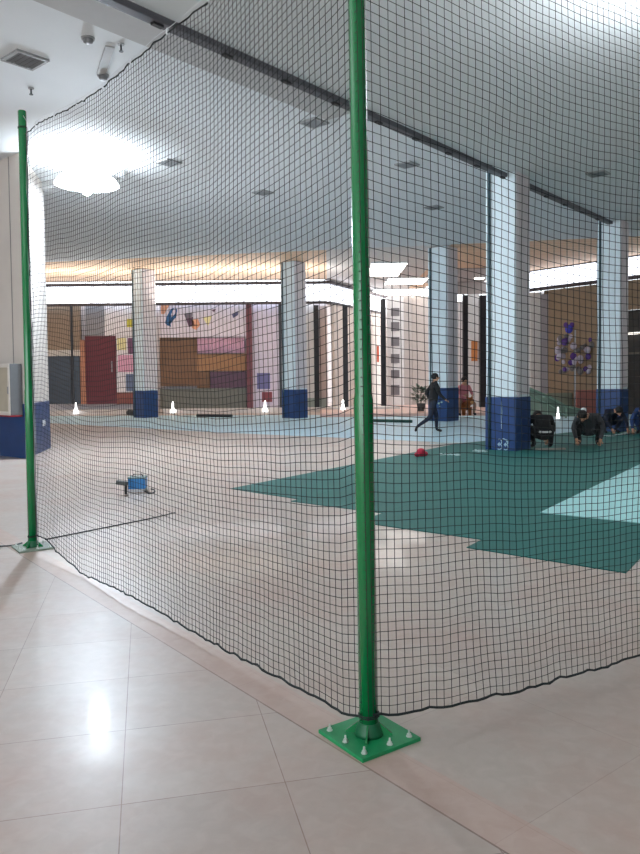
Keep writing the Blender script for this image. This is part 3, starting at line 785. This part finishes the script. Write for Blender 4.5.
# posts and pier between columns 4 and 1
post(463, 468, 295, 'black post right of the column behind the walking person', rY(465) - .05)
post(480, 486.5, 295, 'black post just left of the nearest column', rY(483) - .05)
tag(B_('soffit_panel', 432, 282, 490, 294, rY(470) + .1, .2, mat('soffit_taupe', (158, 148, 144), .6)), 'taupe header panel above the two black posts', 'panel')
tag(B_('shop_pier', 468.5, 294, 479.5, 404, rY(474) + .35, .3, mat('pier_white', (232, 230, 230))), 'narrow white shop panel between two black posts', 'panel')
tag(B_('hanging_poster', 471.5, 341, 477.5, 361, rY(474) + .2, .06, mat('orange_poster', (214, 140, 84), .6)), 'small orange poster between two black posts', 'poster')
t = T_('shop_pier', 'white round-edged pier right of the nearest column', 'column', 538, 405, rY(538))
B_('shaft', 530, 292, 541, 404, rY(538) - .1, .5, MATS['pier_white'], t, bevel=.05)
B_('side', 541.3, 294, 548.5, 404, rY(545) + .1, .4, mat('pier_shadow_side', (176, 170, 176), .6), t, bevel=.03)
# purple decorated display: a tree of balloons / ornaments hung on the wall
Yd = rY(575) - .35
t = T_('ornament_display', 'purple and silver balloon display against the tan wall', 'decoration', 575, 405, Yd)
bc = on_y(575, 404, Yd)
MB().tube([(bc.x, Yd, 0.0), (bc.x, Yd, on_y(575, 330, Yd).z)], .03, 8).build('stand', MATS['steel'], t)
MB().lathe((bc.x, Yd, 0), [(.35, 0), (.35, .03), (.05, .06)]).build('foot', MATS['steel'], t)
random.seed(11)
prp = mat('balloon_purple', (92, 60, 140), .25); sil = mat('balloon_silver', (190, 180, 196), .25); dkk = mat('balloon_smoke', (110, 104, 104), .3); blu = mat('balloon_blue', (70, 70, 190), .25)
spots = [(569, 329, 4, blu), (566, 325, 2.5, prp), (572, 325, 2.5, prp)]
for k in range(56):
    spots.append((random.uniform(557, 593), random.uniform(336, 372), random.uniform(2.0, 3.4), random.choice([sil, sil, dkk, prp, dkk])))
for (x, y, r, mt) in spots:
    q = on_y(x, y, Yd + random.uniform(-.2, .15)); rr = r / F * Yd
    MB().ball(q, (rr, rr * .9, rr * 1.1), nu=10, nv=7).build('balloon', mt, t, smooth=True)
# balustrade of the stair well
Yb = 26.5
t = T_('balustrade', 'sloping green-grey balustrade right of the nearest column', 'railing', 552, 412, Yb)
pts = [on_y(x, y, Yb) for x, y in ((529, 388), (548, 396), (566, 406), (582, 410))]
gm = mat('rail_green', (112, 140, 124), .4)
MB().tube(pts, .04, 8).build('top_rail', gm, t, smooth=True)
MB().tube([p - Vector((0, 0, .28)) if p.z > .45 else Vector((p.x, p.y, .1)) for p in pts], .025, 8).build('lower_rail', gm, t, smooth=True)
for p in pts: MB().tube([(p.x, p.y, 0), p], .03, 8).build('baluster', gm, t)
glm = mat('balustrade_glass', (150, 176, 160), .1, trans=.6)
vs = []
for p in pts: vs += [(p.x, p.y - .01, .06), (p.x, p.y - .01, p.z - .03)]
for p in pts: vs += [(p.x, p.y + .01, .06), (p.x, p.y + .01, p.z - .03)]
fs = []
for k in range(3): i = 2 * k; fs += [(i, i + 2, i + 3, i + 1), (8 + i, 8 + i + 1, 8 + i + 3, 8 + i + 2), (i + 1, i + 3, i + 11, i + 9)]
MB().add(vs, fs).build('glass', glm, t)

# white cone markers
cone_m = mat('cone_white', (250, 250, 250), .4, emit=2.2)
cproto = None
for (px, py, Y), lb in zip(((76, 411, None), (150 - 0, 0, 0), (173, 412, None), (265, 412, None), (343, 411, None), (558, 413, None)),
        ('glowing white cone lamp left, before the dark red door', '', 'glowing white cone lamp under the pink signboard, left one', 'glowing white cone lamp left of the third column',
         'glowing white cone lamp left of the near green pole', 'glowing white cone lamp right of the nearest column')):
    if not lb: continue
    p = flat(on_z(px, py)); p.y = min(p.y, LF - .6) if px < 500 else 25.5
    p = on_y(px, py, p.y); p.z = .007
    if cproto is None:
        cproto = t = thing('cone_lamp', lb, 'lamp', p, 'white cone lamps on the floor')
        MB().lathe(p, [(.16, 0), (.16, .03), (.12, .05)]).build('base', mat('cone_base', (220, 220, 220), .5), t, smooth=True)
        MB().lathe(p + Vector((0, 0, .05)), [(.12, 0), (.1, .12), (.05, .3), (.045, .46), (.02, .5)]).build('shade', cone_m, t, smooth=True)
    else:
        t = copy_tree(cproto, p); t['label'] = lb
        if px > 500: t.scale = (.55, .55, .8)

# ------------------------------------------------------------ blue tool box on the floor
p = flat(on_z(134, 492))
t = thing('tool_box', 'small blue box with pale base standing on the tiles behind the net', 'box', p)
c, d = pbox(128, 479, 144, 490, p.y, .2)
MB().box((c[0], c[1], .02), (d[0] * 1.05, .24, .04)).build('base', mat('box_white', (205, 210, 214), .5), t, bevel=.005)
MB().box((c[0], c[1], .11), (d[0] * 1.05, .2, .15), .06).build('body', mat('box_blue', (40, 130, 200), .4), t, bevel=.01)
MB().box((c[0], c[1], .19), (d[0] * 1.1, .22, .02), .06).build('lid', mat('lid_teal', (90, 120, 120), .5), t, bevel=.005)
MB().tube([(c[0] - .07, c[1], .195), (c[0] - .06, c[1], .23), (c[0] + .06, c[1], .23), (c[0] + .07, c[1], .195)], .009).build('handle', MATS['black_metal'], t, smooth=True)
q = flat(on_z(125, 494)); q2 = flat(on_z(119, 484))
t = thing('hand_tool', 'dark angled hand tool leaning at the left of the blue box', 'tool', q)
MB().box((q.x - .04, q.y, .15), (.15, .07, .055), 0, mtx=Matrix.Rotation(.15, 3, 'Y')).build('head', mat('tool_dark', (66, 70, 68), .5), t, bevel=.01)
MB().tube([(q.x + .01, q.y, 0), (q.x + .015, q.y, .15)], [.018, .022]).build('grip', MATS['black_metal'], t, smooth=True)
pts = [flat(on_z(x, y)) + Vector((0, 0, .008)) for x, y in ((145, 492), (149, 494), (153, 493.5), (155, 492), (154, 490), (151, 489.5))]
tag(MB().tube(pts, .009, 6).build('cable', mat('cable_dark', (60, 62, 66), .6), smooth=True), 'short dark cable curling on the tiles right of the blue box', 'cable')
pts = [flat(on_z(x, y)) + Vector((0, 0, .005)) for x, y in ((45, 540), (80, 533), (120, 525), (150, 519), (175, 513))]
tag(MB().tube(pts, .006, 6).build('cable', MATS['cable_dark'], smooth=True), 'straight thin dark cable on the tiles leading right from the far pole', 'cable')
pts = [flat(on_z(x, y)) + Vector((0, 0, .006)) for x, y in ((-6, 547), (8, 546.5), (16, 545.5), (22, 543.5))]
tag(MB().tube(pts, .007, 6).build('cable', MATS['cable_dark'], smooth=True), 'thin dark cable on the tiles leaving the far pole leftwards', 'cable')

# ------------------------------------------------------------ people
skin_m = mat('skin', (196, 146, 116), .55); hair_m = mat('hair_black', (20, 17, 16), .6)
def person(label, base, rotz, J, edges, mats, extras=None, scale=1.0, group=None):
    """J: name -> (pos, radius, material key).  Faces -Y in local space."""
    names = list(J); me = bpy.data.meshes.new('skel')
    me.from_pydata([J[n][0] for n in names], [(names.index(a), names.index(b)) for a, b in edges], [])
    ob = bpy.data.objects.new('skel', me); C.objects.link(ob)
    ob.modifiers.new('s', 'SKIN'); sv = me.skin_vertices[0].data
    for i, n in enumerate(names):
        r = J[n][1]; sv[i].radius = r if hasattr(r, '__len__') else (r, r)
    sv[names.index('pelvis')].use_root = True
    ob.modifiers['s'].use_smooth_shade = True
    ss = ob.modifiers.new('u', 'SUBSURF'); ss.levels = 2; ss.render_levels = 2
    dg = bpy.context.evaluated_depsgraph_get(); ev = ob.evaluated_get(dg); nm = bpy.data.meshes.new_from_object(ev)
    verts = [v.co.copy() for v in nm.vertices]; faces = [tuple(p.vertices) for p in nm.polygons]
    bpy.data.objects.remove(ob); bpy.data.meshes.remove(me)
    keys = list(mats); segs = []
    for a, b in edges: segs.append((Vector(J[a][0]), Vector(J[b][0]), J[b][2], (J[b][1] if not hasattr(J[b][1], '__len__') else J[b][1][0])))
    mb = MB(); mi = []
    mb.v = verts; mb.f = faces
    for f in faces:
        c = sum((verts[i] for i in f), Vector()) / len(f); best = (1e9, None)
        for a, b, k, r in segs:
            ab = b - a; u = max(0, min(1, (c - a).dot(ab) / max(ab.length_squared, 1e-9))); dd = (c - a - ab * u).length / r
            if dd < best[0]: best = (dd, k)
        mi.append(keys.index(best[1]))
    mb.m = mi
    # fingers
    for s in ('l', 'r'):
        if 'hand_' + s not in J: continue
        hpt = Vector(J['hand_' + s][0]); fdv = (hpt - Vector(J['wrist_' + s][0])).normalized()
        side = fdv.cross(Vector((0, 1, 0)));
        if side.length < .1: side = fdv.cross(Vector((1, 0, 0)))
        side.normalize(); nrm = side.cross(fdv)
        for k, ln_ in enumerate((.062, .075, .07, .055)):
            o_ = hpt + side * (.03 - .02 * k); tip = fdv * ln_ + nrm * .015
            mb.tube([o_, o_ + fdv * ln_ * .55, o_ + tip], [.0095, .009, .007], 6, keys.index('skin'))
        o_ = hpt - fdv * .04 + side * .03
        mb.tube([o_, o_ + side * .03 + fdv * .02, o_ + side * .035 + fdv * .055], [.011, .01, .008], 6, keys.index('skin'))
    R = Matrix.Rotation(rotz, 3, 'Z'); base = Vector(base)
    def X(v): return base + R @ (Vector(v) * scale)
    zmin = min(v.z for v in mb.v)
    mb.v = [X(v - Vector((0, 0, zmin))) for v in mb.v]
    t = thing('person', label, 'person', base, group)
    mb.build('body', [mats[k] for k in keys], t, smooth=True)
    # hair / hat, eyes, ears
    hc = Vector(J['head'][0]) - Vector((0, 0, zmin)); up = (Vector(J['crown'][0]) - Vector(J['head'][0])).normalized()
    fw = Vector(J['nose'][0]) - Vector(J['head'][0]); fw = (fw - up * fw.dot(up)).normalized(); sd = fw.cross(up)
    Mx = Matrix((sd, -fw, up)).transposed()
    hb = MB(); hb.ball((0, 0, 0), (.098, .108, .1), nu=18, nv=10)
    hb.v = [X(hc + up * .045 - fw * .022 + (Mx @ v)) for v in hb.v]
    hb.build('hair', (extras or {}).get('hair', hair_m), t, smooth=True)
    for s in (-1, 1):
        eb = MB().ball((0, 0, 0), (.012, .012, .009), nu=8, nv=5); eb.v = [X(hc + fw * .087 + up * .01 + sd * s * .032 + v) for v in eb.v]
        eb.build('eye', mat('eye_dark', (25, 18, 16), .3), t, smooth=True)
        eb = MB().ball((0, 0, 0), (.012, .02, .03), nu=8, nv=6); eb.v = [X(hc + sd * s * .094 + (Mx @ v)) for v in eb.v]
        eb.build('ear', skin_m, t, smooth=True)
    return t, X, zmin
ED = [('pelvis', 'belly'), ('belly', 'chest'), ('chest', 'neck'), ('neck', 'head'), ('head', 'crown'), ('head', 'nose'),
      ('chest', 'sh_l'), ('sh_l', 'el_l'), ('el_l', 'wrist_l'), ('wrist_l', 'hand_l'), ('chest', 'sh_r'), ('sh_r', 'el_r'), ('el_r', 'wrist_r'), ('wrist_r', 'hand_r'),
      ('pelvis', 'hip_l'), ('hip_l', 'kn_l'), ('kn_l', 'an_l'), ('an_l', 'toe_l'), ('pelvis', 'hip_r'), ('hip_r', 'kn_r'), ('kn_r', 'an_r'), ('an_r', 'toe_r')]
def joints(pos, bulk=1.0):
    R = dict(pelvis=(.14, .11), belly=(.135, .1), chest=(.165, .115), neck=.055, head=(.085, .095), crown=(.07, .075), nose=.016, sh=.065, el=.046, wrist=.03, hand=(.036, .022),
             hip=.09, kn=.06, an=.043, toe=.038)
    K = dict(pelvis='leg', belly='top', chest='top', neck='skin', head='skin', crown='skin', nose='skin', sh='top', el='top', wrist='top', hand='skin', hip='leg', kn='leg', an='leg', toe='shoe')
    for k_ in ('belly', 'chest'): R[k_] = tuple(v * bulk for v in R[k_])
    for k_ in ('sh', 'el', 'hip', 'kn', 'wrist'): R[k_] *= 1 + (bulk - 1) * .8
    return {n: (p, R[n.split('_')[0]] if n.split('_')[0] in R else .05, K[n.split('_')[0]]) for n, p in pos.items()}
blackc = mat('cloth_black', (26, 27, 30), .85); darkg = mat('cloth_dark_grey', (60, 62, 66), .85); navy = mat('cloth_navy', (28, 38, 58), .85)
shoe = mat('shoe_dark', (22, 22, 24), .6); pinkc = mat('cloth_pink', (206, 130, 140), .85); bluec = mat('cloth_blue', (44, 70, 120), .85); whitec = mat('cloth_white', (225, 225, 225), .8)
# walking person: strides to the right of the picture (local -Y)
walk = joints(dict(pelvis=(0, 0, .9), belly=(0, -.02, 1.05), chest=(0, -.05, 1.3), neck=(0, -.06, 1.47), head=(0, -.09, 1.59), crown=(0, -.08, 1.67), nose=(0, -.2, 1.57),
    sh_l=(.19, -.04, 1.38), el_l=(.24, .12, 1.14), wrist_l=(.24, .0, .93), hand_l=(.24, -.05, .87), sh_r=(-.19, -.05, 1.38), el_r=(-.24, -.12, 1.12), wrist_r=(-.22, -.3, .97), hand_r=(-.22, -.36, .93),
    hip_l=(.09, 0, .84), kn_l=(.1, -.14, .47), an_l=(.1, -.14, .09), toe_l=(.1, -.3, .04), hip_r=(-.09, .02, .84), kn_r=(-.1, .12, .45), an_r=(-.1, .5, .2), toe_r=(-.1, .56, .05)), 1.25)
p = flat(on_z(433, 432.5))
person('person in dark clothes walking on the pale matting past a blue-based column', (p.x, p.y, .007), PI / 2 + .15, walk, ED,
       dict(leg=navy, top=blackc, skin=skin_m, shoe=shoe), scale=.95)
# kneeling, bent forward
def kneel(bend=.5):
    return joints(dict(pelvis=(0, .16, .34), belly=(0, .0, .47), chest=(0, -.26, .56), neck=(0, -.42, .55), head=(0, -.54, .5), crown=(0, -.6, .55), nose=(0, -.58, .38),
        sh_l=(.19, -.3, .54), el_l=(.27, -.36, .3), wrist_l=(.2, -.5, .1), hand_l=(.19, -.56, .06), sh_r=(-.19, -.3, .54), el_r=(-.27, -.36, .3), wrist_r=(-.2, -.5, .1), hand_r=(-.19, -.56, .06),
        hip_l=(.1, .14, .3), kn_l=(.17, -.2, .08), an_l=(.14, .24, .07), toe_l=(.14, .36, .04), hip_r=(-.1, .14, .3), kn_r=(-.17, -.2, .08), an_r=(-.14, .24, .07), toe_r=(-.14, .36, .04)))
def squat(hx=0.0):
    return joints(dict(pelvis=(0, .16, .27), belly=(0, .1, .42), chest=(0, -.1, .6), neck=(hx * .5, -.27, .64), head=(hx, -.37, .62), crown=(hx, -.43, .68), nose=(hx, -.43, .51),
        sh_l=(.19, -.12, .62), el_l=(.3, -.26, .38), wrist_l=(.24, -.42, .16), hand_l=(.22, -.47, .09), sh_r=(-.19, -.12, .62), el_r=(-.3, -.26, .38), wrist_r=(-.24, -.42, .16), hand_r=(-.22, -.47, .09),
        hip_l=(.1, .14, .27), kn_l=(.24, -.2, .45), an_l=(.17, .04, .09), toe_l=(.19, -.12, .04), hip_r=(-.1, .14, .27), kn_r=(-.24, -.2, .45), an_r=(-.17, .04, .09), toe_r=(-.19, -.12, .04)), 1.3)
p = flat(on_z(544, 448.5)) + Vector((.0, .12, 0))
ja = squat()
t, X, zm = person('person in black crouching with back turned beside the nearest column', (p.x, p.y, .012), PI - .05, ja, ED,
       dict(leg=blackc, top=blackc, skin=skin_m, shoe=shoe), scale=1.02)
wb = MB().tube([X((.13 * math.cos(a), .16 + .145 * math.sin(a), .34)) for a in [.5 + 2.1 * k / 8 for k in range(9)]], .022, 8)
wb.build('shirt_hem', whitec, t, smooth=True)
tag(MB().box((p.x + .02, p.y - .5, .027), (.6, .1, .03), .03).build('paper_strip', mat('tan_strip', (150, 146, 138), .6)), 'pale strip lying on the mat before the crouching person in black', 'strip')
p = flat(on_z(590, 445)) + Vector((0, .1, 0))
person('person in dark grey squatting over the mat between the two right columns', (p.x, p.y, .012), -.35, squat(-.12), ED,
       dict(leg=blackc, top=darkg, skin=skin_m, shoe=shoe), scale=1.03)
tag(MB().ball(on_y(588.5, 411, p.y - .15) + Vector((0.02, .35, 0)), (.07, .07, .06)).build('white_bag', whitec, smooth=True), 'small white bundle behind the squatting person in dark grey', 'bag')
C.objects[-1].location.z = .02 if False else C.objects[-1].location.z
p = flat(on_z(609, 433)); p.y -= .1
person('person in navy squatting against the far right column', (p.x, p.y, .012), .2, squat(), ED,
       dict(leg=navy, top=mat('cloth_midnight', (24, 32, 52), .85), skin=skin_m, shoe=shoe), scale=.95)
p = flat(on_z(646, 434))
person('person in blue squatting at the right edge of the picture', (p.x, p.y, .012), -.6, squat(), ED,
       dict(leg=bluec, top=bluec, skin=skin_m, shoe=shoe), scale=1.0)
# rider on the brown animal toy
pr = on_y(464, 417, 27.0); pr.z = .12
seat = joints(dict(pelvis=(0, .02, .5), belly=(0, 0, .62), chest=(0, -.02, .84), neck=(0, -.03, .99), head=(0, -.05, 1.1), crown=(0, -.04, 1.17), nose=(0, -.16, 1.08),
    sh_l=(.17, -.02, .91), el_l=(.22, -.12, .7), wrist_l=(.14, -.3, .64), hand_l=(.1, -.36, .64), sh_r=(-.17, -.02, .91), el_r=(-.22, -.12, .7), wrist_r=(-.14, -.3, .64), hand_r=(-.1, -.36, .64),
    hip_l=(.12, 0, .48), kn_l=(.27, -.22, .38), an_l=(.26, -.16, .07), toe_l=(.27, -.28, .04), hip_r=(-.12, 0, .48), kn_r=(-.27, -.22, .38), an_r=(-.26, -.16, .07), toe_r=(-.27, -.28, .04)))
person('person in a pink top sitting on the brown toy animal', (pr.x, pr.y, pr.z), .3, seat, ED, dict(leg=mat('cloth_tan', (170, 130, 110), .85), top=pinkc, skin=skin_m, shoe=shoe), scale=1.15)
t = thing('ride_on_toy', 'orange brown toy animal under the person in pink, beside a blue-based column', 'toy', pr)
fur = mat('fur_orange_brown', (150, 84, 40), .9, bump=.3)
Rz = Matrix.Rotation(.3, 3, 'Z')
def tv(x, y, z): return Vector(pr) + Rz @ Vector((x, y, z))
MB().ball(tv(0, .02, .33), (.17, .38, .17), mtx=Rz).build('trunk', fur, t, smooth=True)
MB().ball(tv(0, -.46, .52), (.13, .16, .14), mtx=Rz).build('head', fur, t, smooth=True)
MB().tube([tv(0, -.25, .4), tv(0, -.42, .5)], [.13, .1], 12).build('neck', fur, t, smooth=True)
for x in (-.12, .12):
    for y in (-.22, .27): MB().tube([tv(x, y, .0), tv(x, y, .3)], [.06, .075], 10).build('leg', fur, t, smooth=True)
    MB().ball(tv(x * .8, -.42, .65), (.04, .03, .05)).build('ear', fur, t, smooth=True)
MB().ball(tv(0, -.6, .49), (.07, .07, .06)).build('muzzle', mat('fur_tan', (190, 140, 90), .9), t, smooth=True)
# potted plant left of the walking person
Yp = 30.5
p = on_y(421, 404, Yp); p.z = .12
t = thing('potted_plant', 'grey green potted plant left of the walking person', 'plant', p)
MB().lathe(p, [(.13, 0), (.18, .3), (.19, .32), (.15, .32), (.14, .28)]).build('pot', mat('pot_grey', (80, 84, 84), .6), t, smooth=True)
mb = MB(); random.seed(5)
for k in range(120):
    a = random.uniform(0, 2 * PI); h = random.uniform(.1, .75); r = random.uniform(.05, .28); lt = random.uniform(.22, .4)
    s0 = p + Vector((0, 0, .3 + h * .6)); q0 = s0 + Vector((math.cos(a) * r, math.sin(a) * r, h * .3)); q1 = q0 + Vector((math.cos(a), math.sin(a), random.uniform(-.3, .6))) * lt
    n = Vector((-math.sin(a), math.cos(a), 0)) * lt * .22; mdp = q0.lerp(q1, .5)
    mb.add([q0, mdp + n, q1, mdp - n, mdp + Vector((0, 0, -.01))], [(0, 1, 2, 3), (0, 4, 1), (1, 4, 2), (2, 4, 3), (3, 4, 0)])
mb.build('foliage', mat('leaf_dull', (88, 108, 92), .6), t)
MB().tube([p + Vector((0, 0, .28)), p + Vector((0, 0, .8))], .02, 6).build('stem', mat('stem_brown', (80, 64, 50), .8), t)

# ------------------------------------------------------------ side wall and light
def peach_fill(x0, y0, x1, y1, z, e, col=(1, .97, .93)):  # unseen uplights in mid-air, added to brighten the peach ceilings; no cove built
    ld = bpy.data.lights.new('peach_fill_light', 'AREA'); ld.shape = 'RECTANGLE'; L_ = math.hypot(x1 - x0, y1 - y0)
    ld.size = L_; ld.size_y = .4; ld.energy = e; ld.color = col
    o = bpy.data.objects.new('peach_fill_light', ld); C.objects.link(o); o.location = ((x0 + x1) / 2, (y0 + y1) / 2, z)
    o.rotation_euler = (PI, 0, -math.atan2(y1 - y0, x1 - x0))
peach_fill(-23, LF - 3.2, xk, LF - 3.2, 4.6, 420)
peach_fill(rA.x + 1, rf(rA.x) - 3, 26, rf(26) - 3, 4.6, 420)
o = MB().box((-24, 11, CEIL / 2), (.3, 46, CEIL)).build('wall_left', cream); struct(o)
o = MB().box((13.5, -5.1, CEIL / 2), (29, .2, CEIL)).build('rear_light_block', cream); struct(o)  # unseen wall added to narrow the opening and keep world light off the right
o = MB().box((28.1, 14, CEIL / 2), (.2, 38, CEIL)).build('wall_right', cream); struct(o)  # unseen, put in to shut out world light from the open right side
wd = bpy.data.worlds.new('w'); scene.world = wd; wd.use_nodes = True
wd.node_tree.nodes['Background'].inputs[0].default_value = (.87, .94, 1, 1)
wd.node_tree.nodes['Background'].inputs[1].default_value = 3.2
for o in C.objects:
    if '_o' in o: del o['_o']
scene.view_settings.view_transform = 'Standard'; scene.view_settings.look = 'None'
scene.view_settings.exposure = 0.52; scene.view_settings.gamma = 1
scene.view_settings.use_curve_mapping = False
